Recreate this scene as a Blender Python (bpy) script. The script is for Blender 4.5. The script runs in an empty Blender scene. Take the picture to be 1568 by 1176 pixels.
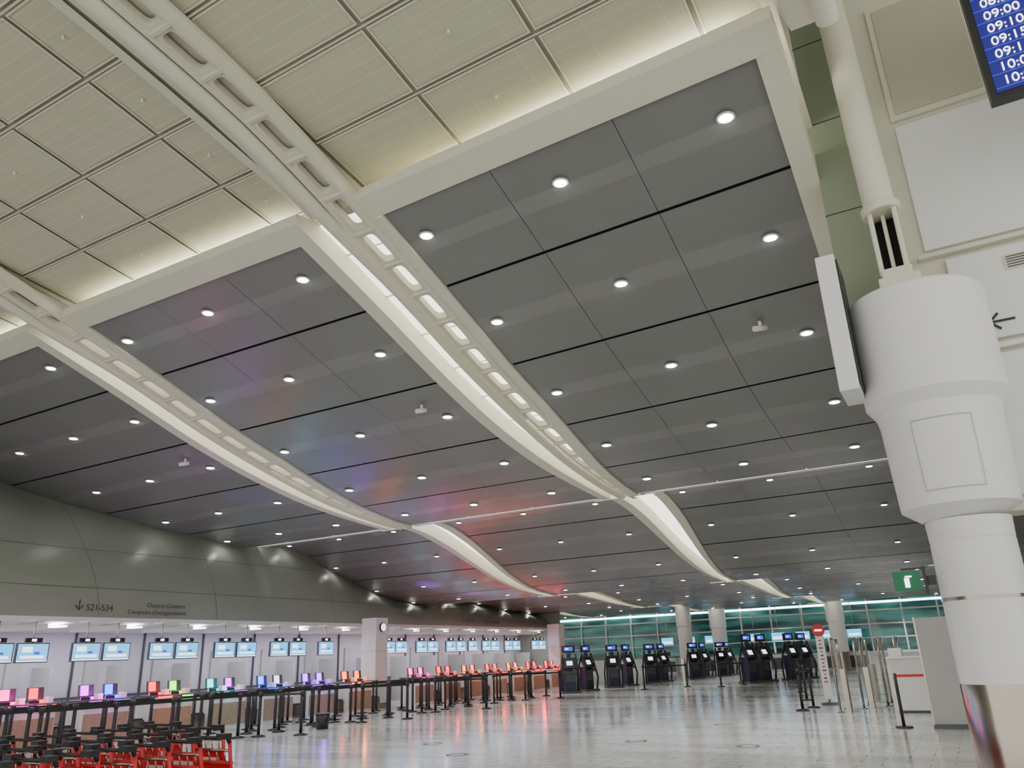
import bpy, bmesh, math, random
from mathutils import Vector, Matrix
random.seed(4)
scn = bpy.context.scene
EYE = 1.6
# ------------------------------------------------------------------ materials
def mat(name, col, rough=0.5, metal=0.0, emit=None, es=0.0, noise=0.0, nscale=4.0, bump=0.0, spec=None, nosample=False):
    m = bpy.data.materials.new(name); m.use_nodes = True
    nt = m.node_tree; b = nt.nodes['Principled BSDF']
    b.inputs['Base Color'].default_value = (*col, 1)
    b.inputs['Roughness'].default_value = rough
    b.inputs['Metallic'].default_value = metal
    if spec is not None: b.inputs['Specular IOR Level'].default_value = spec
    if emit:
        b.inputs['Emission Color'].default_value = (*emit, 1)
        b.inputs['Emission Strength'].default_value = es
    if nosample: m.cycles.emission_sampling = 'NONE'
    if noise > 0 or bump > 0:
        tc = nt.nodes.new('ShaderNodeTexCoord'); n = nt.nodes.new('ShaderNodeTexNoise')
        n.inputs['Scale'].default_value = nscale; n.inputs['Detail'].default_value = 3
        nt.links.new(tc.outputs['Object'], n.inputs['Vector'])
        if noise > 0:
            mx = nt.nodes.new('ShaderNodeMix'); mx.data_type = 'RGBA'
            mx.inputs[6].default_value = (*[c*(1-noise) for c in col], 1)
            mx.inputs[7].default_value = (*[min(1, c*(1+noise)) for c in col], 1)
            nt.links.new(n.outputs['Fac'], mx.inputs[0]); nt.links.new(mx.outputs[2], b.inputs['Base Color'])
        if bump > 0:
            bp = nt.nodes.new('ShaderNodeBump'); bp.inputs['Strength'].default_value = bump
            nt.links.new(n.outputs['Fac'], bp.inputs['Height']); nt.links.new(bp.outputs['Normal'], b.inputs['Normal'])
    return m

CREAM = mat('cream_paint', (0.72, 0.70, 0.57), 0.45, noise=0.03)
CREAM2 = mat('darker_cream_backing', (0.42, 0.40, 0.30), 0.7, noise=0.05)  # darker cream sheet behind the tile gaps
WHITE = mat('white_paint', (0.82, 0.82, 0.80), 0.45, noise=0.02)
WHITEP = mat('white_column_cladding', (0.84, 0.83, 0.81), 0.35, noise=0.02)
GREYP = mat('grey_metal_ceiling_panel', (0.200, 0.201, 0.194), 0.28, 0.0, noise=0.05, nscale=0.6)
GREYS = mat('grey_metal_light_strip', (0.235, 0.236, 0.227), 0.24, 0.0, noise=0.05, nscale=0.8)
BLACK = mat('black_gap', (0.008, 0.008, 0.008), 0.8, noise=0.1)
BLK = mat('black_plastic', (0.02, 0.02, 0.022), 0.4, noise=0.1)
GREEN = mat('sage_green_panel', (0.29, 0.315, 0.26), 0.34, noise=0.05, nscale=0.5)
GREENC = mat('sage_green_column', (0.25, 0.29, 0.20), 0.6, noise=0.05, nscale=1)
STEEL = mat('brushed_steel', (0.40, 0.36, 0.30), 0.16, 1.0, noise=0.05, nscale=12)
CHAR = mat('charcoal_metal', (0.10, 0.10, 0.11), 0.4, 0.3, noise=0.1)
RED = mat('red_cart_paint', (0.65, 0.02, 0.03), 0.35, noise=0.08)
WOOD = mat('oak_counter_front', (0.34, 0.24, 0.16), 0.5, noise=0.25, nscale=9)
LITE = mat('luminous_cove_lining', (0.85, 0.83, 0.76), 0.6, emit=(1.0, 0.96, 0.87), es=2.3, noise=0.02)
LITE2 = mat('glowing_cove_side', (0.86, 0.85, 0.78), 0.5, emit=(1.0, 0.96, 0.84), es=0.6, noise=0.02)  # side walls emit faintly, standing in for light inside the cove
LAMP = mat('downlight_lens', (1, 1, 1), 0.4, emit=(1, 0.98, 0.95), es=32, noise=0.01, nosample=True)
GLOWC = mat('canopy_lens_window_glint', (1, 1, 1), 0.4, emit=(0.95, 0.95, 1), es=9, noise=0.01, nosample=True)  # canopy lamps, plus the reflected-light bar on the far windows
RING = mat('downlight_trim', (0.6, 0.6, 0.58), 0.4, noise=0.03)
NAVY = mat('kiosk_navy', (0.02, 0.03, 0.08), 0.35, noise=0.1)
SCRW = mat('screen_white', (0.1, 0.1, 0.1), 0.3, emit=(0.85, 0.92, 1), es=2.6, noise=0.01, nosample=True)
SCRC = mat('screen_cyan', (0.1, 0.1, 0.1), 0.3, emit=(0.08, 0.52, 0.95), es=2.0, noise=0.01, nosample=True)
SCRB = mat('screen_blue', (0.02, 0.02, 0.1), 0.3, emit=(0.04, 0.09, 0.9), es=1.4, noise=0.01, nosample=True)
SCRN = mat('screen_navy', (0.01, 0.01, 0.06), 0.25, emit=(0.012, 0.012, 0.20), es=1.1, noise=0.01, nosample=True)
TXT = mat('text_white', (1, 1, 1), 0.5, emit=(1, 1, 1), es=3, noise=0.01, nosample=True)
TXTD = mat('text_dark', (0.04, 0.045, 0.04), 0.6, noise=0.05)
JOINT = mat('panel_joint', (0.13, 0.14, 0.12), 0.6, noise=0.05)
SIGNG = mat('sign_green', (0.0, 0.12, 0.05), 0.4, emit=(0, 0.15, 0.05), es=0.25, noise=0.03)
REDS = mat('sign_red', (0.7, 0.02, 0.03), 0.4, noise=0.03)
GREYW = mat('grey_partition', (0.5, 0.5, 0.48), 0.5, noise=0.05)
BACKW = mat('backwall_pale_panel', (0.60, 0.58, 0.66), 0.35, noise=0.04, nscale=1)

def glass_mat():
    m = mat('clear_glass', (0.75, 0.85, 0.85), 0.03)
    b = m.node_tree.nodes['Principled BSDF']; b.inputs['Alpha'].default_value = 0.22
    return m
GLASS = glass_mat()

def window_mat():
    m = bpy.data.materials.new('night_window_glass'); m.use_nodes = True
    nt = m.node_tree; b = nt.nodes['Principled BSDF']
    b.inputs['Roughness'].default_value = 0.12
    tc = nt.nodes.new('ShaderNodeTexCoord'); n = nt.nodes.new('ShaderNodeTexNoise')
    mp = nt.nodes.new('ShaderNodeMapping'); mp.inputs['Scale'].default_value = (0.25, 1, 1.4)
    n.inputs['Scale'].default_value = 1.3
    r = nt.nodes.new('ShaderNodeValToRGB')
    r.color_ramp.elements[0].position = 0.42; r.color_ramp.elements[0].color = (0.004, 0.02, 0.02, 1)
    r.color_ramp.elements[1].position = 0.7; r.color_ramp.elements[1].color = (0.03, 0.13, 0.11, 1)
    nt.links.new(tc.outputs['Object'], mp.inputs['Vector']); nt.links.new(mp.outputs['Vector'], n.inputs['Vector'])
    nt.links.new(n.outputs['Fac'], r.inputs['Fac'])
    nt.links.new(r.outputs['Color'], b.inputs['Base Color'])
    nt.links.new(r.outputs['Color'], b.inputs['Emission Color']); b.inputs['Emission Strength'].default_value = 1.0
    m.cycles.emission_sampling = 'NONE'
    return m
WIN = window_mat()

def floor_mat():
    m = bpy.data.materials.new('polished_floor_tile'); m.use_nodes = True
    nt = m.node_tree; b = nt.nodes['Principled BSDF']; L = nt.links
    tc = nt.nodes.new('ShaderNodeTexCoord')
    br = nt.nodes.new('ShaderNodeTexBrick'); br.offset = 0.5
    br.inputs['Scale'].default_value = 1.0
    br.inputs['Brick Width'].default_value = 0.6; br.inputs['Row Height'].default_value = 0.3
    br.inputs['Mortar Size'].default_value = 0.009; br.inputs['Mortar Smooth'].default_value = 0.2
    br.inputs['Color1'].default_value = (0.52, 0.53, 0.51, 1); br.inputs['Color2'].default_value = (0.59, 0.60, 0.58, 1)
    br.inputs['Mortar'].default_value = (0.23, 0.23, 0.21, 1)
    L.new(tc.outputs['Object'], br.inputs['Vector'])
    n = nt.nodes.new('ShaderNodeTexNoise'); mp = nt.nodes.new('ShaderNodeMapping')
    mp.inputs['Scale'].default_value = (0.12, 0.55, 1); n.inputs['Scale'].default_value = 1.6; n.inputs['Detail'].default_value = 1
    L.new(tc.outputs['Object'], mp.inputs['Vector']); L.new(mp.outputs['Vector'], n.inputs['Vector'])
    r = nt.nodes.new('ShaderNodeValToRGB')
    r.color_ramp.elements[0].position = 0.42; r.color_ramp.elements[0].color = (0.78, 0.78, 0.78, 1)
    r.color_ramp.elements[1].position = 0.50; r.color_ramp.elements[1].color = (1, 1, 1, 1)
    L.new(n.outputs['Fac'], r.inputs['Fac'])
    mx = nt.nodes.new('ShaderNodeMix'); mx.data_type = 'RGBA'; mx.blend_type = 'MULTIPLY'; mx.inputs[0].default_value = 1
    L.new(br.outputs['Color'], mx.inputs[6]); L.new(r.outputs['Color'], mx.inputs[7]); L.new(mx.outputs[2], b.inputs['Base Color'])
    n2 = nt.nodes.new('ShaderNodeTexNoise'); n2.inputs['Scale'].default_value = 2.5; n2.inputs['Detail'].default_value = 4
    L.new(tc.outputs['Object'], n2.inputs['Vector'])
    mr = nt.nodes.new('ShaderNodeMapRange'); mr.inputs[3].default_value = 0.08; mr.inputs[4].default_value = 0.20
    L.new(n2.outputs['Fac'], mr.inputs[0]); L.new(mr.outputs[0], b.inputs['Roughness'])
    bp = nt.nodes.new('ShaderNodeBump'); bp.inputs['Strength'].default_value = 0.12; bp.inputs['Distance'].default_value = 0.02
    L.new(br.outputs['Fac'], bp.inputs['Height']); bp.invert = True; L.new(bp.outputs['Normal'], b.inputs['Normal'])
    return m
FLOOR = floor_mat()

def tile_mat():
    m = bpy.data.materials.new('perforated_cream_tile'); m.use_nodes = True
    nt = m.node_tree; b = nt.nodes['Principled BSDF']; L = nt.links
    b.inputs['Roughness'].default_value = 0.6
    tc = nt.nodes.new('ShaderNodeTexCoord')
    br = nt.nodes.new('ShaderNodeTexBrick'); br.offset = 0.0
    br.inputs['Scale'].default_value = 1.0
    br.inputs['Brick Width'].default_value = 0.93; br.inputs['Row Height'].default_value = 0.19
    br.inputs['Mortar Size'].default_value = 0.006; br.inputs['Mortar Smooth'].default_value = 0.3
    br.inputs['Color1'].default_value = (0.54, 0.53, 0.385, 1); br.inputs['Color2'].default_value = (0.56, 0.55, 0.40, 1)
    br.inputs['Mortar'].default_value = (0.66, 0.64, 0.50, 1)
    L.new(tc.outputs['Object'], br.inputs['Vector']); L.new(br.outputs['Color'], b.inputs['Base Color'])
    return m
TILE = tile_mat()

def perf_mat():
    m = bpy.data.materials.new('perforated_grille_panel'); m.use_nodes = True
    nt = m.node_tree; b = nt.nodes['Principled BSDF']; L = nt.links
    b.inputs['Roughness'].default_value = 0.6
    tc = nt.nodes.new('ShaderNodeTexCoord')
    v = nt.nodes.new('ShaderNodeTexVoronoi'); v.inputs['Scale'].default_value = 42; v.inputs['Randomness'].default_value = 0.0
    r = nt.nodes.new('ShaderNodeValToRGB')
    r.color_ramp.elements[0].position = 0.28; r.color_ramp.elements[0].color = (0.30, 0.29, 0.20, 1)
    r.color_ramp.elements[1].position = 0.36; r.color_ramp.elements[1].color = (0.64, 0.61, 0.48, 1)
    mp = nt.nodes.new('ShaderNodeMapping'); mp.inputs['Scale'].default_value = (1, 0, 1)
    L.new(tc.outputs['Object'], mp.inputs['Vector']); L.new(mp.outputs['Vector'], v.inputs['Vector'])
    L.new(v.outputs['Distance'], r.inputs['Fac']); L.new(r.outputs['Color'], b.inputs['Base Color'])
    return m
PERF = perf_mat()
def led(name, c, es=6):
    return mat(name, tuple(0.3*x for x in c), 0.4, emit=c, es=es, noise=0.01)
LEDS = {'blue': led('led_blue', (0.0, 0.06, 1), 9), 'pink': led('led_pink', (1, 0.02, 0.35)), 'magenta': led('led_magenta', (0.7, 0.0, 0.85)),
        'red': led('led_red', (1, 0.0, 0.01)), 'teal': led('led_teal', (0.02, 0.7, 0.75), 4), 'orange': led('led_orange', (1, 0.15, 0.0)),
        'green': led('led_green', (0.0, 0.9, 0.05)), 'purple': led('led_purple', (0.25, 0.01, 1), 9), 'white': led('led_white', (0.9, 0.9, 1), 3)}

# ------------------------------------------------------------------ mesh builder
class MB:
    def __init__(s): s.v = []; s.f = []; s.m = []; s.mats = []; s.sm = []
    def mi(s, m):
        if m not in s.mats: s.mats.append(m)
        return s.mats.index(m)
    def quad(s, pts, m, smooth=False):
        b = len(s.v); s.v += [tuple(p) for p in pts]; s.f.append(tuple(range(b, b+len(pts)))); s.m.append(s.mi(m)); s.sm.append(smooth)
    def box(s, c, d, m, rot=None):
        hx, hy, hz = d[0]/2, d[1]/2, d[2]/2; b = len(s.v); c = Vector(c)
        for x, y, z in [(-1,-1,-1),(1,-1,-1),(1,1,-1),(-1,1,-1),(-1,-1,1),(1,-1,1),(1,1,1),(-1,1,1)]:
            p = Vector((x*hx, y*hy, z*hz))
            if rot is not None: p = rot @ p
            s.v.append(tuple(p+c))
        for f in [(3,2,1,0),(4,5,6,7),(0,1,5,4),(1,2,6,5),(2,3,7,6),(3,0,4,7)]:
            s.f.append(tuple(b+i for i in f)); s.m.append(s.mi(m)); s.sm.append(False)
    def cyl(s, p0, p1, r, m, r2=None, n=12, caps=True):
        p0 = Vector(p0); p1 = Vector(p1); r2 = r if r2 is None else r2
        a = (p1-p0).normalized(); t = Vector((0,0,1)) if abs(a.z) < 0.9 else Vector((1,0,0))
        u = a.cross(t).normalized(); w = a.cross(u); b = len(s.v)
        for p, rr in ((p0, r), (p1, r2)):
            for i in range(n):
                an = 2*math.pi*i/n; s.v.append(tuple(p + (u*math.cos(an)+w*math.sin(an))*rr))
        for i in range(n):
            j = (i+1) % n; s.f.append((b+i, b+n+i, b+n+j, b+j)); s.m.append(s.mi(m)); s.sm.append(True)
        if caps:
            s.f.append(tuple(b+i for i in range(n))); s.m.append(s.mi(m)); s.sm.append(False)
            s.f.append(tuple(b+n+i for i in reversed(range(n)))); s.m.append(s.mi(m)); s.sm.append(False)
    def tube(s, pts, r, m, n=12, caps=True):
        for a, b in zip(pts[:-1], pts[1:]): s.cyl(a, b, r, m, n=n, caps=caps)
    def lathe(s, cx, cy, prof, m, n=48, smooth=True):
        for k in range(len(prof)-1):
            (r0, z0), (r1, z1) = prof[k], prof[k+1]
            for i in range(n):
                a0 = 2*math.pi*i/n; a1 = 2*math.pi*(i+1)/n
                s.quad([(cx+r0*math.cos(a0), cy+r0*math.sin(a0), z0), (cx+r0*math.cos(a1), cy+r0*math.sin(a1), z0),
                        (cx+r1*math.cos(a1), cy+r1*math.sin(a1), z1), (cx+r1*math.cos(a0), cy+r1*math.sin(a0), z1)], m, smooth)
    def grid(s, rows, m, smooth=True):
        b = len(s.v); nr = len(rows); nc = len(rows[0])
        for r in rows: s.v += [tuple(p) for p in r]
        for i in range(nr-1):
            for j in range(nc-1):
                s.f.append((b+i*nc+j, b+i*nc+j+1, b+(i+1)*nc+j+1, b+(i+1)*nc+j)); s.m.append(s.mi(m)); s.sm.append(smooth)
    def obj(s, name, parent=None, bevel=0, weld=False, loc=None, rotz=0):
        me = bpy.data.meshes.new(name); me.from_pydata(s.v, [], s.f)
        for m in s.mats: me.materials.append(m)
        for p, mi, sm in zip(me.polygons, s.m, s.sm): p.material_index = mi; p.use_smooth = sm
        me.update(); o = bpy.data.objects.new(name, me); scn.collection.objects.link(o)
        if weld:
            bm = bmesh.new(); bm.from_mesh(me); bmesh.ops.remove_doubles(bm, verts=bm.verts, dist=0.0005)
            bmesh.ops.recalc_face_normals(bm, faces=bm.faces)
            for e in bm.edges:
                if len(e.link_faces) == 2 and e.calc_face_angle(0) > math.radians(22): e.smooth = False
            bm.to_mesh(me); bm.free()
        if bevel:
            md = o.modifiers.new('bevel', 'BEVEL'); md.width = bevel; md.segments = 2; md.limit_method = 'ANGLE'; md.angle_limit = math.radians(50)
        if parent: o.parent = parent
        if loc: o.location = loc
        o.rotation_euler[2] = rotz
        return o

def hermite(pts):
    xs = [p[0] for p in pts]; ys = [p[1] for p in pts]; n = len(xs)
    d = [(ys[i+1]-ys[i])/(xs[i+1]-xs[i]) for i in range(n-1)]
    t = [d[0]] + [0 if d[i-1]*d[i] <= 0 else 2*d[i-1]*d[i]/(d[i-1]+d[i]) for i in range(1, n-1)] + [d[-1]]
    def f(x):
        if x <= xs[0]: return ys[0]+t[0]*(x-xs[0])
        if x >= xs[-1]: return ys[-1]+t[-1]*(x-xs[-1])
        i = max(k for k in range(n-1) if xs[k] <= x); h = xs[i+1]-xs[i]; u = (x-xs[i])/h
        return ((2*u**3-3*u**2+1)*ys[i] + (u**3-2*u**2+u)*h*t[i] + (-2*u**3+3*u**2)*ys[i+1] + (u**3-u**2)*h*t[i+1])
    return f
def frange(a, b, n): return [a+(b-a)*i/n for i in range(n+1)]
def sstep(u): u = max(0, min(1, u)); return u*u*(3-2*u)

# ------------------------------------------------------------------ ceiling profiles
WAVES = [
 (8.25, 19.6, hermite([(8.25,8.28),(10.06,7.70),(12.3,6.95),(14.6,6.33),(16.7,5.90),(18.9,5.66),(19.6,5.62)]), [8.25,10.0,12.25,14.65,17.1,19.6], 0.87, 0.52),
 (19.95, 30.2, hermite([(19.95,5.92),(21.3,5.82),(22.8,5.50),(24.5,4.97),(26,4.52),(28,4.14),(30.2,3.99)]), None, 0.80, 0.22),
 (30.5, 41.0, hermite([(30.5,4.36),(32.3,4.34),(35,4.18),(38,3.95),(41,3.86)]), None, 0.80, 0.22),
 (41.3, 51.0, hermite([(41.3,4.20),(45,4.22),(48,4.05),(51,3.98)]), None, 0.80, 0.22),
 (51.3, 58.0, hermite([(51.3,4.25),(55,4.4),(58,4.5)]), None, 0.80, 0.5)]
roof = hermite([(-6,9.8),(0,9.75),(2,9.65),(4.7,9.32),(5.85,9.13),(7,8.93),(8.25,8.75),(10,8.5),(12,8.2),(14,8.0)])
ladz = hermite([(-6,9.55),(0,9.5),(2,9.4),(4.7,9.08),(5.85,8.90),(7,8.60),(8.25,8.20),(10.06,7.64),(12.3,6.89),(14.6,6.28),(16.7,5.86),(18.9,5.62),(19.9,5.58)])
leftedge = hermite([(8.25,-24.5),(12,-24.2),(15.5,-22.8),(18,-22.2),(19.6,-22.1)])
def tilt(x, y):
    if x < -6.8: return 0
    return .24*min(1.2, (x+6.8)/5.75)*max(0, min(1, (19.6-y)/11.35))
RIBS = [-0.1, -7.7, -15.3, -22.9, -30.5]
def half(w, Y):
    a, b, f, n, h0, h1 = w
    u = (Y-a)/(b-a)
    if h0 > 0.85: return h0 if u < 0.45 else h0+(h1-h0)*sstep((u-0.45)/0.55)
    return h0+(h1-h0)*sstep(u)

mb = MB(); mb.quad([(-40,-8,0),(12,-8,0),(12,60,0),(-40,60,0)], FLOOR); mb.obj('floor')

lamps = MB(); spots = []
BAYS = [(-7.7,-0.1),(-15.3,-7.7),(-22.9,-15.3),(-0.1,7.5),(-30.5,-22.9),(-38.1,-30.5)]
mb = MB(); fr = MB(); bk = MB()
for bi, (xl, xr) in enumerate(BAYS):
    for wi, w in enumerate(WAVES):
        if bi == 3 and wi == 0: continue
        if bi >= 4 and wi < 3: continue
        a, b, f, seams, h0, h1 = w
        def FZ(x, y): return f(y)+(tilt(x, y) if wi == 0 else 0)
        def XL(Y):
            if bi == 2 and wi < 3: return leftedge(Y) if wi == 0 else xl+.8
            return xl + half(w, Y)
        def XR(Y): return xr - half(w, Y)
        def P(s, Y, dz=0):
            X = XL(Y)+(XR(Y)-XL(Y))*s; return (X, Y, FZ(X, Y)+dz)
        if seams is None: seams = frange(a, b, 4 if wi < 4 else 3)
        for r in range(len(seams)-1):
            y0 = seams[r]+0.026; y1 = seams[r+1]-0.026
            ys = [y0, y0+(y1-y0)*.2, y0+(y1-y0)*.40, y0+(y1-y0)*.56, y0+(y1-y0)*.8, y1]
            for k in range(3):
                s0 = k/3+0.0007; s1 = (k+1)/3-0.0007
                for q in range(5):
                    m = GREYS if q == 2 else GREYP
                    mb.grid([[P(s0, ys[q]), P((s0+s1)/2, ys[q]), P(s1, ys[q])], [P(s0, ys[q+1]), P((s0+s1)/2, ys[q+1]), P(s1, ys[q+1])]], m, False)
            if r: bk.grid([[P(0, seams[r]-.06, .035), P(.5, seams[r]-.06, .035), P(1, seams[r]-.06, .035)], [P(0, seams[r]+.06, .035), P(.5, seams[r]+.06, .035), P(1, seams[r]+.06, .035)]], BLACK)
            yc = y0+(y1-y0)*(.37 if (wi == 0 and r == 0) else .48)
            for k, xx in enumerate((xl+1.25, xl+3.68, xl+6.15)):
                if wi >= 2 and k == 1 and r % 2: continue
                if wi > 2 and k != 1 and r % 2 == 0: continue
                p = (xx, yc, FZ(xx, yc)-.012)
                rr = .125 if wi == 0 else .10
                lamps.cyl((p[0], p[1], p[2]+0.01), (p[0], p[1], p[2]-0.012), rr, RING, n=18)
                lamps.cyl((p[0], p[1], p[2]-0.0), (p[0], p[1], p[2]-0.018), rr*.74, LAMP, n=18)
                if k == (2 if bi == 2 else 1) and bi < 3 and (wi == 0 or r % 2 == 0): spots.append((p, wi))
        ys = frange(a, b, 24)
        bk.grid([[P(0, y, .05), P(.5, y, .05), P(1, y, .05)] for y in ys], CHAR)
        for side in (0, 1):
            if bi == 2 and side == 0 and wi < 3: continue
            rows = []
            for y in ys:
                X = XL(y) if side == 0 else XR(y); sg = -1 if side == 0 else 1
                wd = min(0.30, half(w, y)*0.42); z = FZ(X, y)
                rows.append([(X, y, z+.05), (X, y, z-.05), (X+sg*wd, y, z-.05), (X+sg*wd, y, z+.40)])
            fr.grid(rows, CREAM, False)
        if wi == 0:
            xa = XL(a)-0.3; xb = XR(a)+0.3
            if bi == 2: xa = XL(a)
            za = FZ(XL(a), a); zb = FZ(XR(a), a)
            sl = (f(a+.1)-f(a))/.1
            y0 = a-0.42; dz = -sl*0.42
            fr.quad([(xa, y0, za+dz-.05), (xb, y0, zb+dz-.05), (xb, a, zb-.05), (xa, a, za-.05)], CREAM)
            fr.quad([(xa, y0, za+dz-.05), (xa, y0, za+dz+.12), (xb, y0, zb+dz+.12), (xb, y0, zb+dz-.05)], CREAM)
            fr.quad([(xa, a, za-.05), (xb, a, zb-.05), (xb, a, zb+.05), (xa, a, za+.05)], CREAM)
            for X, z in ((xa, za), (xb, zb)):
                fr.quad([(X, y0, z+dz-.05), (X, a, z-.05), (X, a, z+.35), (X, y0, z+dz+.12)], CREAM)
        else:
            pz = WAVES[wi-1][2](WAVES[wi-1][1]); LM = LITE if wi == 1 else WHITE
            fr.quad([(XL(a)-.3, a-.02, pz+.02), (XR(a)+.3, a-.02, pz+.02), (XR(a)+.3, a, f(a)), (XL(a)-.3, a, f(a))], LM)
            fr.quad([(XL(a)-.3, WAVES[wi-1][1], pz), (XR(a)+.3, WAVES[wi-1][1], pz), (XR(a)+.3, a-.02, pz+.02), (XL(a)-.3, a-.02, pz+.02)], WHITE)
mb.obj('ceiling_panels'); fr.obj('trim_ceiling_frames'); bk.obj('ceiling_backing'); lamps.obj('ceiling_downlights')

# coves / light wells
mb = MB()
for ri, xr in enumerate(RIBS):
    for wi, w in enumerate(WAVES):
        if ri >= 3 and wi < 3: continue
        a, b, f, nr, h0, h1 = w
        ys = frange(a+0.0 if wi else a+0.1, b, 30); rows = []
        for y in ys:
            h = half(w, y); wd = min(0.30, h*0.42)
            x0, x1 = xr-h+wd-.01, xr+h-wd+.01
            if ri == 0 and wi == 0 and y <= 11: x1 = -0.72
            dz = 0.33 if wi == 0 else 0.38*min(1, (b-y)/3+.15)
            zl = f(y)+(tilt(x0, y) if wi == 0 and ri == 0 else 0); zr = f(y)+(tilt(x1, y) if wi == 0 and ri == 0 else 0)
            rows.append([(x0, y, zl-.03), (x0, y, zl+dz), (x1, y, zr+dz), (x1, y, zr-.03)])
        b0 = len(mb.f); mb.grid(rows, LITE, False)
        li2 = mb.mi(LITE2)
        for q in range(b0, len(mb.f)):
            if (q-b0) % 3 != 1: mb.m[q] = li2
        if wi == 0:
            for y in frange(a+.8, b-.6, 9):
                h = half(w, y)-.3; x1 = xr+h if (ri or y > 11) else -.72
                mb.box(((xr-h+x1)/2, y, f(y)+.315+(tilt(-.1, y) if ri == 0 else 0)), (x1-xr+h, .03, .02), CREAM)
        z = f(b); h = h1
        mb.quad([(xr-h-.1, b-.02, z-.04), (xr+h+.1, b-.02, z-.04), (xr+h+.1, b+.35, z+.02), (xr-h-.1, b+.35, z+.02)], WHITE)
        if wi < 4:
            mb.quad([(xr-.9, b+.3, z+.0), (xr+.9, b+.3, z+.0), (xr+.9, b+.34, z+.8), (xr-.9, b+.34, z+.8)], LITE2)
mb.obj('ceiling_light_cove')

mb = MB()
mb.quad([(-40,-8,11.5),(12,-8,11.5),(12,60,11.5),(-40,60,11.5)], CREAM); mb.obj('ceiling_upper_deck')

# cream roof tiles
mb = MB()
rowY = [7.0+1.17*k for k in range(-9, 6)]
def RZ(x, y): return roof(y)+(.24*min(1.2, (x+6.8)/5.75) if x > -6.8 else 0)
for (xl, xr) in BAYS[:3]:
    x0 = xl+.62; x1 = xr-.62
    edges = [x0, x0+1.85, x0+3.7, x0+5.55, x1]
    for y0, y1 in zip(rowY[:-1], rowY[1:]):
        for k in range(4):
            xa = edges[k]+.03; xb = edges[k+1]-.03; ya = y0+.045; yb = y1-.045
            def S(x, y, d=0): return (x, y, RZ(x, y)-d)
            ym = (ya+yb)/2
            mb.grid([[S(xa, y), S(xb, y)] for y in (ya, ym, yb)], TILE, False)
            g = .028
            for pa, pb, pc, pd in (((xa,ya),(xb,ya),(xb-g,ya+g),(xa+g,ya+g)), ((xa,yb),(xa+g,yb-g),(xb-g,yb-g),(xb,yb)),
                                   ((xa,ya),(xa+g,ya+g),(xa+g,yb-g),(xa,yb)), ((xb,ya),(xb,yb),(xb-g,yb-g),(xb-g,ya+g))):
                mb.quad([S(*pa, .012), S(*pb, .012), S(*pc, .012), S(*pd, .012)], CREAM)
            if k in (1, 3): mb.cyl(S((xa+xb)/2, ym), S((xa+xb)/2, ym, .06), .018, WHITE, n=8)
    for y in rowY:
        mb.quad([(x0, y-.016, RZ(x0, y)-.03), (x1, y-.016, RZ(x1, y)-.03), (x1, y+.016, RZ(x1, y)-.03), (x0, y+.016, RZ(x0, y)-.03)], CREAM)
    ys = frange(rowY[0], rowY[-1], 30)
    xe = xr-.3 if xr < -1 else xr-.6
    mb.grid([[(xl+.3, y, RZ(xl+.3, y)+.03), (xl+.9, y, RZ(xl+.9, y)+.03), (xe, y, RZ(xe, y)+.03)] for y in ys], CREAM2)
    for X in (xl+.52, xr-.60):
        mb.grid([[(X-.08, y, RZ(X, y)-.03), (X+.08, y, RZ(X, y)-.03)] for y in ys], CREAM, False)
mb.obj('ceiling_cream_tiles')

# rib trusses
for ri, xr in enumerate(RIBS[:3]):
    mb = MB()
    ys = frange(-6, 7.9 if ri == 0 else 19.7, 60)
    pts = [(xr, y, ladz(y)-.02+.10*sstep((y-7)/3)) for y in ys]
    mb.tube(pts, .125, CREAM, n=16, caps=False)
    y = -5.9
    yend = 7.6 if ri == 0 else 19.5
    while y < yend:
        sl = (ladz(y+.1)-ladz(y))/.1; step = .80/math.sqrt(1+sl*sl); y2 = y+step
        xa, xb = xr+.20, xr+.60
        if y > 14: xb = xr+.60-.28*sstep((y-14)/5.5)
        N = 20; outer = []; inner = []
        for i in range(N):
            an = 2*math.pi*(i+.5)/N; c, s_ = math.cos(an), math.sin(an)
            k = max(abs(c), abs(s_)); ox, oy = c/k, s_/k
            p = 0.4; ix = math.copysign(abs(c)**p, c)*.60; iy = math.copysign(abs(s_)**p, s_)*.80
            outer.append((ox, oy)); inner.append((ix, iy))
        def M(u, v, d): 
            Y = (y+y2)/2+v*step/2; return ((xa+xb)/2+u*(xb-xa)/2, Y, ladz(Y)+d)
        for i in range(N):
            j = (i+1) % N
            mb.quad([M(*outer[i], 0), M(*outer[j], 0), M(*inner[j], 0), M(*inner[i], 0)], CREAM)
            mb.quad([M(*inner[i], 0), M(*inner[j], 0), M(*inner[j], .12), M(*inner[i], .12)], CREAM)
        mb.box(((xa+xb)/2, y, ladz(y)-.012), (xb-xa, .05, .05), CREAM)
        if y < 8: mb.box((xr+.14, y, ladz(y)+.05), (.16, .06, .06), CREAM)
        y = y2
    for X in (xr+.19, xr+.61):
        yy = frange(-6, min(yend, 14), 40)
        mb.grid([[(X-.03, q, ladz(q)-.03), (X+.03, q, ladz(q)-.03), (X+.03, q, ladz(q)+.2)] for q in yy], CREAM, False)
    yy = frange(-6, 8.0, 20)
    mb.grid([[(xr-.5, q, roof(q)+.02), (xr-.4, q, ladz(q)+.16), (xr+.7 if ri else xr-.1, q, ladz(q)+.16)] for q in yy], CREAM)
    mb.obj('roof_rib_truss')

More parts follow.
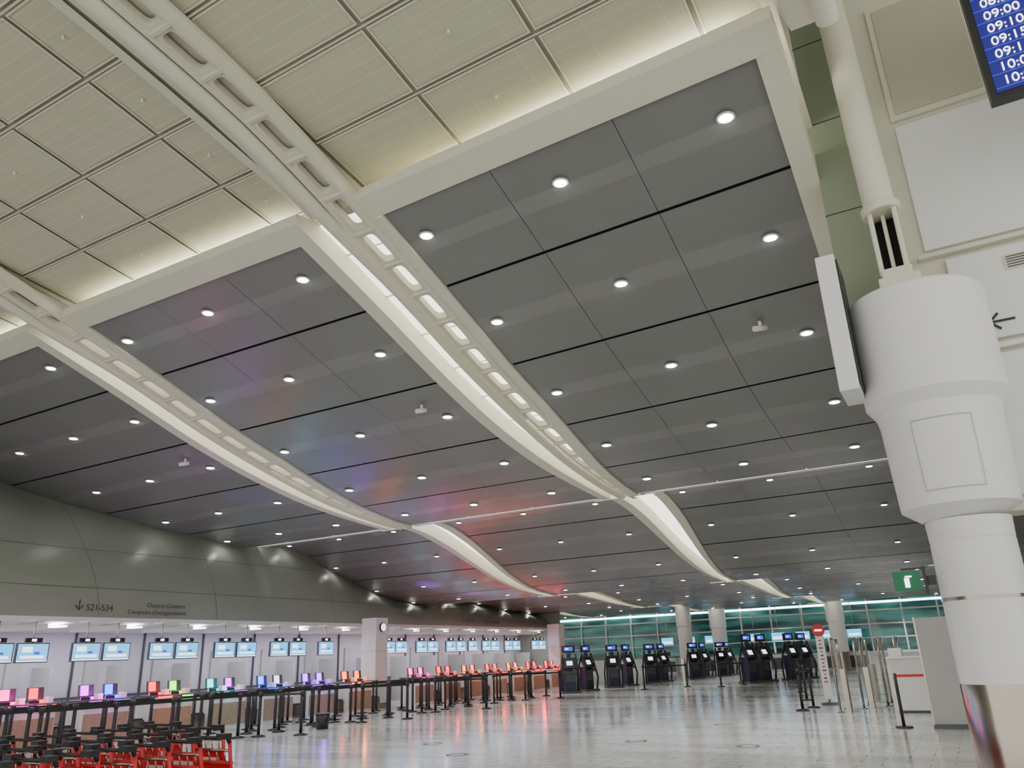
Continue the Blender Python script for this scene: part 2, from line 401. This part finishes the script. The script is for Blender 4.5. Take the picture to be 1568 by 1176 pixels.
# ------------------------------------------------------------------ left fascia + check-in hall
YE = 41.0
def ceilz(Y):
    for a, b, f, *_ in WAVES:
        if a-.17 <= Y <= b+.17: return f(min(max(Y, a), b))
    return roof(Y) if Y < 8.2 else 4.4
mb = MB(); rows = []
yy = frange(-8, 8.0, 10)+frange(8.1, 19.75, 30)+frange(19.8, YE, 60)
def fx(u, y):
    top = leftedge(min(max(y, 8.25), 19.6))-.12
    return -20.9+(top+20.9)*(u**1.6)
for y in yy:
    zt = ceilz(y)+.15
    rows.append([(fx(k/12, y), y, 3.05+(zt-3.05)*k/12) for k in range(13)])
mb.grid(rows, GREEN)
mb.grid([[(-20.9, y, 3.05), (-20.86, y, 2.93), (-21.1, y, 2.93)] for y in yy], WHITE, False)
mb.quad([(-23.2, YE, 0), (-20.4, YE, 0), (-20.4, YE, 4.3), (-23.2, YE, 4.3)], GREEN)
mb.obj('wall_left_fascia')
mb = MB()
def X(z, zt, y): return fx((z-3.05)/(zt-3.05), y)+.012
for zz in (3.85, 5.0):
    for a_, b_ in zip(yy[:-1], yy[1:]):
        za, zb = ceilz(a_)+.15, ceilz(b_)+.15
        if min(za, zb) < zz+.15: continue
        mb.quad([(X(zz,za,a_), a_, zz), (X(zz,zb,b_), b_, zz), (X(zz+.015,zb,b_), b_, zz+.015), (X(zz+.015,za,a_), a_, zz+.015)], JOINT)
for q in (9.5, 13.5, 17.5, 23, 28, 33):
    zt = ceilz(q)+.15; za = ceilz(q+.02)+.15; zs = frange(3.06, zt-.1, 10)
    mb.grid([[(X(z, zt, q), q, z), (X(z, za, q+.012), q+.012, z)] for z in zs], JOINT, False)
mb.obj('trim_fascia_joints')

mb = MB()
mb.quad([(-21.1,-8,2.93),(-23.2,-8,2.75),(-23.2,YE,2.75),(-21.1,YE,2.93)], WHITE)
y = 5.0
while y < YE:
    mb.box((-21.7, y, 2.80), (1.5, .10, .16), WHITE, Matrix.Rotation(math.radians(35), 3, 'Z'))
    mb.box((-21.5, y+.9, 2.83), (.5, .35, .04), GLOWC)
    y += 2.27
mb.obj('ceiling_checkin_canopy')
mb = MB()
ym = (YE-8)/2; yl = YE+8
mb.box((-23.2, ym, 1.4), (.1, yl, 2.8), BACKW)
y = 3.0
while y < YE:
    mb.box((-23.12, y, 1.4), (.06, .05, 2.7), CHAR)
    mb.box((-23.1, y+.55, 1.25), (.06, .35, 1.9), GREYW)
    mb.box((-22.6, y+1.1, .9), (.9, .06, 1.8), GREYW)
    y += 2.27
mb.box((-23.05, ym, 0.95), (.1, yl, .06), CHAR)
mb.box((-23.0, ym, 0.55), (.12, yl, .5), WOOD)
mb.obj('wall_left')

def flight_display(Y):
    mb = MB(); X = -20.5
    mb.box((X, Y, 2.14), (.07, .80, .47), CHAR)
    mb.box((X+.037, Y, 2.14), (.006, .75, .42), SCRC)
    mb.box((X+.042, Y, 2.04), (.004, .60, .07), SCRW)
    mb.box((X+.042, Y-.14, 2.22), (.004, .26, .13), SCRW)
    mb.box((X+.044, Y+.10, 2.13), (.004, .14, .06), SCRB)
    mb.box((X+.042, Y-.0, 1.945), (.004, .75, .03), SCRW)
    mb.box((X, Y, 2.44), (.06, .42, .11), BLK)
    mb.box((X+.032, Y, 2.44), (.004, .12, .06), TXT)
    mb.cyl((X-.02, Y, 2.37), (X-.02, Y, 2.92), .018, STEEL, n=8)
    mb.box((X-.2, Y, 2.92), (.42, .06, .05), WHITE)
    mb.obj('flight_display', bevel=.008)
ds = []
for k in range(6): ds += [10.75+2.27*k, 11.62+2.27*k]
ds = ds[:11]+[25.7, 26.5, 27.9, 28.7, 30.1, 30.9, 31.9, 33.1, 33.9, 35.2, 36.0, 38.0, 38.8]
for Y in ds: flight_display(Y)

cols = ['blue','pink','magenta','red','teal','blue','orange','green','purple','magenta','red','white','magenta','pink','purple','orange','pink','red','orange','red','orange','red','red','orange']
def counter(Y, c1, c2):
    mb = MB(); X = -19.7
    mb.box((X, Y, .47), (.7, 1.25, .94), WHITE)
    mb.box((X+.36, Y, .36), (.03, 1.2, .6), WOOD)
    mb.box((X+.02, Y, .96), (.86, 1.35, .05), CHAR)
    mb.box((X-.35, Y+.9, .2), (1.3, .5, .4), STEEL)
    mb.box((X-.35, Y+.9, .42), (1.25, .44, .04), BLK)
    for dy, c in ((-.33, c1), (.33, c2)):
        R = Matrix.Rotation(math.radians(-8), 3, 'Y')
        mb.cyl((X-.1, Y+dy, .98), (X-.1, Y+dy, 1.1), .03, BLK, n=8)
        mb.box((X-.1, Y+dy, 1.20), (.04, .40, .27), CHAR, R)          # monitor seen from behind
        mb.box((X-.065, Y+dy-.06, 1.20), (.03, .20, .24), LEDS[c], R)   # coloured light bar on its back
        mb.box((X+.0, Y+dy, 1.02), (.10, .30, .06), LEDS[c])
        mb.box((X+.18, Y+dy+.18, 1.05), (.16, .14, .14), WHITE)         # printer
        mb.box((X+.18, Y+dy-.16, 1.02), (.12, .18, .07), BLK)
        mb.box((X+.452, Y+dy, .93), (.01, .45, .045), LEDS[c])
    mb.obj('check_in_counter', bevel=.01)
k = 0; Y = 9.2; ccY = []
while Y < 39:
    if not 23.4 < Y < 25.2:
        c1 = cols[k % 24] if k < 6 else cols[min(23, k+8)]
        counter(Y, c1, cols[(k*2+1) % 24] if k < 6 else c1); ccY.append((Y, c1)); k += 1
    Y += 2.27*.85
for (Y, clock) in ((24.35, True), (39.8, False)):
    mb = MB(); mb.box((-20.1, Y, 1.6), (.7, .7, 3.2), WHITE)
    mb.box((-20.1, Y, .08), (.76, .76, .16), STEEL)
    mb.box((-20.1, Y, 2.0), (.72, .72, .02), GREYW)
    if clock:
        mb.cyl((-19.75, Y, 2.85), (-19.68, Y, 2.85), .17, BLK, n=28); mb.cyl((-19.69, Y, 2.85), (-19.672, Y, 2.85), .145, SCRW, n=28)
        mb.box((-19.668, Y, 2.89), (.004, .012, .10), BLK); mb.box((-19.668, Y+.03, 2.85), (.004, .08, .012), BLK)
    mb.obj('white_pylon', bevel=.02)

def text(name, s, loc, rot, size, m, parent=None, align='LEFT'):
    c = bpy.data.curves.new(name, 'FONT'); c.body = s; c.size = size; c.align_x = align; c.extrude = .002
    o = bpy.data.objects.new(name, c); scn.collection.objects.link(o); o.location = loc; o.rotation_euler = rot
    c.materials.append(m)
    if parent: o.parent = parent
    return o
RX = (math.radians(90), 0, math.radians(90))
sg = bpy.data.objects.new('checkin_wall_sign', None); scn.collection.objects.link(sg)
text('arrow', '\u2193', (-20.80, 12.7, 3.22), RX, .38, TXTD, sg)
text('numbers', '521-534', (-20.80, 13.05, 3.22), RX, .24, TXTD, sg)
text('line_en', 'Check-in Counters', (-20.82, 14.9, 3.36), RX, .17, TXTD, sg)
text('line_fr', "Comptoirs d'enregistrement", (-20.80, 14.3, 3.16), RX, .17, TXTD, sg)
sg2 = bpy.data.objects.new('checkin_wall_sign', None); scn.collection.objects.link(sg2)
text('numbers', '\u2193 535-548', (-20.80, 31.5, 3.2), RX, .24, TXTD, sg2)
text('line_en', 'Check-in Counters', (-20.80, 33.4, 3.2), RX, .2, TXTD, sg2)

# ------------------------------------------------------------------ queue barriers
def post(mb, x, y, h=1.0):
    mb.cyl((x, y, 0), (x, y, .025), .17, BLK, n=20); mb.cyl((x, y, .025), (x, y, .05), .15, BLK, r2=.04, n=20)
    mb.cyl((x, y, .04), (x, y, h), .038, BLK, n=10); mb.cyl((x, y, h-.10), (x, y, h+.01), .055, BLK, n=12)
def belt(mb, x0, y0, x1, y1):
    d = Vector((x1-x0, y1-y0, 0))
    mb.box(((x0+x1)/2, (y0+y1)/2, .94), (.006, d.length, .055), BLK, Matrix.Rotation(math.atan2(-d.x, d.y), 3, 'Z'))
for X_, ya, yb, st in ((-16.0, 9.6, 31.5, 1.5), (-16.6, 8.2, 31, 1.15), (-17.2, 8.4, 31.5, 1.2), (-17.8, 8.6, 31.0, 1.1), (-18.5, 9.0, 30.5, 1.15)):
    mb = MB(); n = int((yb-ya)/st); pr = None
    for i in range(n+1):
        y = ya+st*i+random.uniform(-.2, .2); x = X_+random.uniform(-.10, .10)
        post(mb, x, y)
        if pr and i % 6 != 5: belt(mb, *pr, x, y)
        pr = (x, y)
    mb.obj('queue_barrier')
for x0, y0, x1, y1 in ((-15.6,14.6,-14.7,15.1),(-15.6,18.4,-14.9,19.6),(-15.6,22,-14.6,23.5),(-15.5,27.8,-14.6,29),(-10.2,36,-9.6,37.5),(-4.9,26.4,-5.9,31),(-4.3,22.4,-4.2,23.4),(-13.2,34.5,-11.9,36.5)):
    mb = MB(); post(mb, x0, y0); post(mb, x1, y1); belt(mb, x0, y0, x1, y1)
    mb.obj('queue_barrier')
mb = MB(); mb.cyl((-15.4,16.6,0), (-15.4,16.6,.36), .15, BLK, r2=.19, n=20); mb.cyl((-15.4,16.6,.36), (-15.4,16.6,.39), .2, CHAR, n=20); mb.obj('waste_bin')

# ------------------------------------------------------------------ luggage carts
def cart(mb, x, y):
    W = .27; H = .93
    for s_ in (-1, 1):
        X = x+s_*W
        mb.tube([(X, y+.75, .12), (X, y, .14), (X, y-.06, .5), (X, y-.12, H-.03)], .02, RED, n=8)
        mb.cyl((X-.02*s_, y-.0, .07), (X+.02*s_, y-.0, .07), .07, BLK, n=14)
        mb.tube([(X, y-.12, H-.05), (X, y-.16, H+.02), (X, y-.24, H+.01)], .022, BLK, n=8)
        mb.box((X, y-.20, H+.015), (.13, .09, .05), BLK)
    mb.cyl((x, y+.75, .06), (x, y+.81, .06), .06, BLK, n=14)
    mb.cyl((x-W, y+.75, .12), (x+W, y+.75, .12), .016, RED, n=8)
    mb.cyl((x-W, y-.20, H), (x+W, y-.20, H), .016, BLK, n=10)
    mb.box((x, y-.05, .46), (.50, .02, .42), RED); mb.box((x, y-.065, .48), (.34, .01, .24), WHITE)
    mb.cyl((x-W, y-.07, .68), (x+W, y-.07, .68), .02, RED, n=8)
    mb.cyl((x-W, y-.10, .80), (x+W, y-.10, .80), .014, STEEL, n=8)
    for q in (-.18, -.06, .06, .18): mb.cyl((x+q, y, .13), (x+q, y+.75, .12), .01, STEEL, n=6); mb.cyl((x+q, y-.07, .68), (x+q, y-.10, .80), .007, STEEL, n=6)
for X_, a_, n in ((-7.15, 3.0, 9), (-8.3, 3.9, 9), (-9.5, 4.6, 8)):
    mb = MB()
    for i in range(n): cart(mb, X_, a_+.36*i+.3)
    mb.obj('luggage_cart_row')

# ------------------------------------------------------------------ kiosks
def kiosk(x, y, rot, s=1.0):
    mb = MB()
    mb.box((0, 0, .04), (.80, .62, .08), CHAR)
    for q in (-.30, .30):
        mb.tube([(q*1.1, -.22, .06), (q*1.15, -.30, .55), (q, -.16, 1.1), (q*.9, -.02, 1.5)], .04, BLK, n=10)
        mb.tube([(q*1.1, .22, .06), (q*1.15, .24, .6), (q, .12, 1.1), (q*.9, -.02, 1.5)], .035, BLK, n=10)
    mb.box((0, .03, .50), (.46, .34, .92), NAVY); mb.box((0, -.15, .62), (.38, .05, .40), CHAR)
    R = Matrix.Rotation(math.radians(-28), 3, 'X')
    mb.box((0, -.05, 1.12), (.54, .12, .46), BLK, R); mb.box((0, -.125, 1.14), (.24, .01, .18), SCRW, R)
    mb.box((0, -.23, .80), (.52, .26, .05), CHAR)
    mb.box((.16, -.30, .86), (.14, .1, .12), CHAR)
    mb.box((0, .02, 1.44), (.16, .08, .16), NAVY)
    mb.box((0, .04, 1.68), (.54, .07, .28), BLK); mb.box((0, .0, 1.69), (.36, .006, .15), SCRB)
    mb.box((-.06, -.005, 1.69), (.14, .004, .04), TXT)
    o = mb.obj('self_service_kiosk', bevel=.012, loc=(x, y, 0), rotz=rot); o.scale = (s, s, s)
for i, (x, y) in enumerate([(-15.9,32.6),(-15.8,34.2),(-15.7,37),(-15.6,38.6),(-15.4,41.4),(-15.3,43),(-14.4,45.8),(-14.3,47.4),(-14.0,50),(-13.9,51.4)]):
    kiosk(x, y, math.radians(72 if i % 2 else 35), 1.08)
for x, y in ((-9.6,39),(-9.3,40.6),(-8.2,41.8),(-7.9,43.4)):
    kiosk(x, y, math.radians(60), 1.2)

# ------------------------------------------------------------------ far wall with windows
mb = MB(); Yf = 58.0
mb.box((-14, Yf+.3, .5), (52, .2, 1.0), WHITE)
mb.box((-14, Yf+.3, 5.5), (52, .2, 2.1), WHITE)
mb.obj('wall_far')
mb = MB(); mb.quad([(-40, Yf+.25, 1), (12, Yf+.25, 1), (12, Yf+.25, 4.45), (-40, Yf+.25, 4.45)], WIN)
x = -39.7
while x < 12:
    mb.box((x, Yf+.15, 2.7), (.10, .14, 3.4), WHITE); x += 2.1
for z, t in ((1.0,.12),(1.9,.07),(2.75,.08),(3.62,.10),(4.4,.10)): mb.box((-14, Yf+.15, z), (52, .12, t), WHITE)
mb.box((-14, Yf+.1, 4.12), (52, .05, .14), GLOWC)  # glowing bar stands in for lights reflected along the window top
mb.obj('window_1')
for x, y, r in ((-7.7, 55, .5), (-15.3, 47.5, .42), (-15.3, 55, .5)):
    mb = MB(); mb.lathe(x, y, [(r, 0), (r, 2.9), (r*1.08, 2.95), (r*1.08, 4.2)], WHITEP, 32); mb.lathe(x, y, [(r+.01, 0), (r+.01, 1.1)], STEEL, 32)
    mb.obj('round_column')
for i in range(8):
    x = -19.5+1.6*i+ (1.4 if i > 2 else 0); mb = MB()
    mb.box((x, 56.2, .55), (1.3, .7, 1.1), WHITE); mb.box((x, 55.83, .5), (1.2, .03, .7), CHAR); mb.box((x, 56.2, 1.13), (1.4, .8, .06), CHAR)
    mb.box((x, 56.1, 1.35), (.4, .04, .28), BLK)
    mb.obj('airline_desk', bevel=.01)
    mb = MB(); mb.box((x, 56.4, 2.2), (.95, .07, .56), CHAR); mb.box((x, 56.36, 2.2), (.88, .01, .50), SCRC); mb.box((x, 56.352, 2.13), (.7, .006, .14), SCRW)
    mb.cyl((x, 56.42, 2.45), (x, 56.42, 4.3), .02, STEEL, n=8); mb.obj('flight_display', bevel=.008)
mb = MB(); mb.box((8, 34.5, 5.5), (.2, 48, 11), WHITE); mb.obj('wall_right')

# ------------------------------------------------------------------ main column
CX, CY = 0.15, 10.0
mb = MB()
mb.lathe(CX, CY, [(.425, 0), (.425, 1.13), (.42, 1.15)], STEEL, 64)
mb.lathe(CX, CY, [(.42, 1.15), (.42, 2.00), (.414, 2.005), (.414, 2.015), (.42, 2.02), (.42, 2.60), (.414, 2.605), (.414, 2.612), (.42, 2.62), (.43, 2.84)], WHITEP, 64)
mb.lathe(CX, CY, [(.424, 1.985), (.424, 2.02)], STEEL, 64)
DX = .11
mb.lathe(DX, CY, [(.40, 2.84), (.60, 2.98), (.605, 3.04), (.64, 3.98), (.66, 4.10), (.755, 4.24), (.76, 4.27), (.76, 5.50), (.74, 5.53), (.3, 5.53)], WHITEP, 64)
col = mb.obj('round_column', weld=True)
mb = MB()
def cone(an, z, off=.012):
    r = .605+(z-3.04)/(3.98-3.04)*.035+off; return (DX+r*math.cos(an), CY+r*math.sin(an), z)
for (a0, a1, z0, z1) in ((-118,-62,3.12,3.132),(-118,-62,3.90,3.912),(-118,-117.2,3.12,3.91),(-62.8,-62,3.12,3.91)):
    A = [math.radians(a0+(a1-a0)*i/10) for i in range(11)]
    mb.grid([[cone(q, z0) for q in A], [cone(q, z1) for q in A]], GREYW)
mb.obj('access_panel_seam', parent=col)
mb = MB()
mb.box((.03, 9.75, 5.64), (.46, .40, .22), CREAM); mb.box((.02, 9.75, 5.80), (.34, .34, .14), CREAM)
for q in (-.14, .14): mb.box((.0+q, 9.78, 6.26), (.06, .30, .92), CREAM)
mb.box((0, 9.93, 6.26), (.26, .04, .92), BLACK); mb.box((0, 9.82, 6.26), (.05, .12, .92), CREAM)
mb.cyl((0, 9.75, 6.68), (-.01, 9.75, 6.80), .23, CREAM, n=32)
mb.cyl((-.01, 9.75, 6.78), (-.09, 9.8, 11.3), .185, CREAM, n=32)
mb.obj('steel_strut', bevel=.02)
mb = MB(); mb.box((-.42, 10.55, 8.4), (.52, .4, 5.8), GREENC)
for z in (7.2, 8.7, 10.1): mb.box((-.42, 10.55, z), (.53, .41, .015), TXTD)
mb.obj('green_column')
mb = MB()
mb.box((-.72, 9.6, 5.22), (.22, .7, 1.74), WHITEP); mb.box((-.60, 9.6, 5.22), (.02, .62, 1.62), BLK)
mb.box((-.61, 9.9, 5.02), (.10, .12, .8), CHAR)
mb.obj('wall_mounted_display', bevel=.02)

mb = MB(); YB = 10.85
mb.box((4.1, YB+.25, 7.2), (8.2, .5, 8.4), CREAM)
mb.obj('wall_bulkhead')
mb = MB()
mb.box((1.0, YB-.03, 9.65), (1.26, .06, 2.05), CREAM); mb.box((1.0, YB-.065, 9.65), (1.10, .02, 1.88), PERF)
mb.box((2.6, YB-.03, 9.65), (1.6, .06, 2.05), CREAM); mb.box((2.6, YB-.065, 9.65), (1.45, .02, 1.88), PERF)
mb.obj('perforated_wall_panel', bevel=.01)
mb = MB()
mb.box((2.4, YB-.03, 7.52), (4.0, .06, 2.0), WHITE)
mb.box((2.4, YB-.06, 6.42), (4.2, .14, .06), CREAM)
mb.box((2.6, YB-.04, 5.72), (4.0, .08, 1.2), WHITE)
mb.box((2.6, YB-.05, 5.02), (4.0, .12, .07), WHITE)
mb.box((2.6, YB-.04, 4.05), (4.0, .08, 1.75), WHITE)
mb.obj('trim_bulkhead_panels', bevel=.01)
mb = MB(); mb.box((1.6, YB-.09, 6.08), (.75, .02, .20), CREAM)
for i in range(5): mb.box((1.6, YB-.105, 6.01+.035*i), (.70, .012, .012), CHAR)
mb.obj('air_vent_grille')
sg3 = bpy.data.objects.new('arrow_wall_sign', None); scn.collection.objects.link(sg3)
mb = MB()
ax, az, ay = .90, 5.33, YB-.095
mb.box((ax+.14, ay, az), (.28, .01, .028), BLK)
mb.box((ax+.055, ay, az+.05), (.16, .01, .028), BLK, Matrix.Rotation(math.radians(-45), 3, 'Y'))
mb.box((ax+.055, ay, az-.05), (.16, .01, .028), BLK, Matrix.Rotation(math.radians(45), 3, 'Y'))
mb.obj('arrow', parent=sg3)
bd = bpy.data.objects.new('departure_board', None); scn.collection.objects.link(bd)
mb = MB(); bx, by, bz = 1.33, 9.0, 7.32
mb.box((bx+.8, by+.08, bz+1.2), (1.6, .16, 2.4), BLK); mb.box((bx+.8, by-.004, bz+1.2), (1.46, .01, 2.26), SCRN)
for i in range(12): mb.box((bx+.8, by-.012, bz+.16+.183*i-.045), (1.46, .004, .006), SCRB)
mb.box((bx+.8, by+.9, bz+1.6), (.2, 1.5, .2), CHAR)
mb.obj('housing', parent=bd)
for i, s in enumerate(['10:00','10:00','09:15','09:15','09:10','09:00','08:55','08:45']):
    text('time_row', s, (bx+.15, by-.02, bz+.14+.183*i), (math.radians(90), 0, 0), .165, TXT, bd)
mb = MB(); mb.box((-.56, 9.75, 2.22), (.27, .04, .20), SIGNG)
mb.box((-.56, 9.725, 2.20), (.05, .008, .10), TXT); mb.box((-.54, 9.725, 2.265), (.07, .008, .018), TXT)
mb.box((-.48, 9.8, 2.35), (.25, .03, .02), BLK); mb.box((-.38, 9.8, 2.22), (.03, .1, .3), BLK); mb.box((-.33, 9.85, 2.22), (.1, .04, .1), BLK)
mb.obj('fire_extinguisher_sign', bevel=.004)

# ------------------------------------------------------------------ right floor items
mb = MB(); mb.box((-1.5, 22, .62), (1.05, .7, 1.15), WHITEP); mb.box((-1.5, 22, 1.22), (1.12, .78, .06), WHITEP); mb.box((-1.85, 22.1, 1.34), (.3, .4, .2), WHITEP)
mb.box((-1.5, 22, .03), (.95, .6, .08), CHAR); mb.box((-1.2, 22.1, 1.28), (.25, .3, .08), CHAR); mb.obj('screening_podium', bevel=.02)
mb = MB(); mb.box((-.72, 18, 1.05), (.66, .08, 1.95), GREYW); mb.box((-.72, 18, .03), (.7, .4, .06), CHAR)
for q in (-1.06, -.38): mb.box((q, 18, 1.02), (.035, .1, 2.04), STEEL)
mb.box((-1.3, 18.0, .95), (.55, .01, .05), REDS); mb.cyl((-1.6, 18, 0), (-1.6, 18, 1), .03, BLK); mb.cyl((-1.6, 18, 0), (-1.6, 18, .03), .16, BLK, n=20)
mb.obj('partition_board')
mb = MB()
for i, (x, y) in enumerate(((-3.3,22.4),(-2.9,23.6),(-2.4,24.4),(-3.0,26),(-2.2,27))):
    mb.box((x, y, .95), (.03, 1.1, 1.5), GLASS)
    for q in (-.56, .56):
        mb.cyl((x, y+q, 0), (x, y+q, 1.72), .028, STEEL, n=10); mb.cyl((x, y+q, 0), (x, y+q, .02), .08, STEEL, n=14)
    mb.cyl((x, y-.56, 1.72), (x, y+.56, 1.72), .02, STEEL, n=8)
    mb.box((x+.2, y-.5, .5), (.12, .3, 1.0), STEEL)
mb.quad([(-2.6,25,0.1),(-1.8,25.5,.1),(-2.5,25.1,2.4),(-2.6,25,2.4)], GLASS)
mb.obj('glass_gate')
mb = MB(); mb.box((-3.95, 24.5, 1.0), (.22, .05, 1.7), WHITEP); mb.cyl((-3.95, 24.47, 1.98), (-3.95, 24.52, 1.98), .17, REDS, n=28); mb.box((-3.95, 24.465, 1.98), (.2, .01, .045), TXT)
for i in range(12): mb.box((-3.95, 24.47, 1.7-.1*i), (.05+.03*(i % 3), .006, .03), REDS if i % 2 else TXTD)
mb.box((-3.95, 24.5, .03), (.4, .35, .06), CHAR); mb.box((-3.95, 24.5, .12), (.04, .04, .2), CHAR); mb.obj('stop_sign_banner')
mb = MB()
for x, y in ((-8.4,12.5),(-6,15),(-5.3,18.5),(-3.8,14.6),(-10,14)):
    for i in range(24):
        a0 = 2*math.pi*i/24; a1 = 2*math.pi*(i+1)/24
        mb.quad([(x+.2*math.cos(a0), y+.2*math.sin(a0), .004), (x+.2*math.cos(a1), y+.2*math.sin(a1), .004), (x+.16*math.cos(a1), y+.16*math.sin(a1), .004), (x+.16*math.cos(a0), y+.16*math.sin(a0), .004)], CHAR)
mb.obj('floor_stickers')
for x, y in ((-2.2, 12.8), (-9.4, 12.8), (-17, 12.8)):
    z = WAVES[0][2](y)-.01+tilt(x, y); mb = MB(); mb.cyl((x, y, z), (x, y, z-.10), .03, WHITE, n=10)
    mb.cyl((x-.1, y-.1, z-.16), (x+.08, y+.06, z-.12), .05, WHITE, n=14); mb.obj('security_camera')

# ------------------------------------------------------------------ lights
def light(kind, name, loc, energy, color, rot=(0,0,0), **kw):
    l = bpy.data.lights.new(name, kind); l.energy = energy; l.color = color
    for k_, v in kw.items(): setattr(l, k_, v)
    o = bpy.data.objects.new(name, l); scn.collection.objects.link(o); o.location = loc; o.rotation_euler = rot; return o
for p, wi in spots:
    light('SPOT', 'downlight_spot', (p[0], p[1], p[2]-.05), 420 if wi == 0 else 560, (1, .98, .95), spot_size=math.radians(88), spot_blend=.8, shadow_soft_size=.1)
for bi, (xl, xr) in enumerate(BAYS[:3]):
    xm = (xl+xr)/2
    light('AREA', 'cove_uplight', (xm, 8.30, 8.48+(.20 if bi == 0 else 0)), 135, (1, .97, .88), rot=(math.radians(180-25), 0, 0), shape='RECTANGLE', size=5.6, size_y=.10)
for k in range(4):
    light('AREA', 'canopy_light', (-21.6, 12+8.2*k, 2.7), 105, (.88, .88, 1), shape='RECTANGLE', size=.3, size_y=7.0)
CC = {'blue':(.02,.10,1),'pink':(1,.04,.5),'magenta':(.75,.02,1),'red':(1,.01,.03),'teal':(.05,.8,.9),'orange':(1,.2,.02),'green':(.02,1,.08),'purple':(.3,.04,1),'white':(.9,.9,1)}
for Y, c in ccY:
    light('POINT', 'counter_led', (-19.15, Y, 1.2), 20, CC[c], shadow_soft_size=.10)
def aim(loc, tgt): return (Vector(tgt)-Vector(loc)).to_track_quat('-Z', 'Y').to_euler()
for y0, tgt, c, e, sz in ((16.5, (-13.6,17.7,5.7), 'purple', 900, 20), (19, (-12.0,18.6,5.7), 'pink', 330, 18), (13.5, (-17.3,15.3,6.1), 'blue', 260, 22), (12, (-17,13,6.6), 'magenta', 170, 24), (15, (-18.5,16.6,6), 'teal', 110, 24),
                      (25.5, (-18.9,26.2,4.5), 'purple', 700, 24), (28, (-17.8,28.0,4.2), 'magenta', 420, 22), (30, (-16.4,29.3,4.1), 'red', 420, 22)):
    loc = (-19.3, y0, 1.45)
    light('SPOT', 'ceiling_glow_spot', loc, e, CC[c], rot=aim(loc, tgt), spot_size=math.radians(sz), spot_blend=1, shadow_soft_size=.05)  # added spots standing in for LED reflections on the glossy ceiling
w = bpy.data.worlds.new('World'); scn.world = w; w.use_nodes = True
w.node_tree.nodes['Background'].inputs[0].default_value = (.99, .985, .95, 1); w.node_tree.nodes['Background'].inputs[1].default_value = 1.65

# ------------------------------------------------------------------ camera
yaw, pitch, roll = math.radians(29.2), math.radians(19.5), math.radians(2.3)
h = Vector((-math.sin(yaw), math.cos(yaw), 0)); r0 = Vector((math.cos(yaw), math.sin(yaw), 0)); Z = Vector((0,0,1))
F = h*math.cos(pitch)+Z*math.sin(pitch); U0 = -h*math.sin(pitch)+Z*math.cos(pitch)
Rv = r0*math.cos(roll)-U0*math.sin(roll); U = U0*math.cos(roll)+r0*math.sin(roll)
M = Matrix((Rv, U, -F)).transposed().to_4x4(); M.translation = Vector((0, 0, EYE))
cam = bpy.data.cameras.new('camera'); cam.sensor_width = 36; cam.lens = 36*1178/1568; cam.clip_end = 200
co = bpy.data.objects.new('camera', cam); scn.collection.objects.link(co); co.matrix_world = M; scn.camera = co
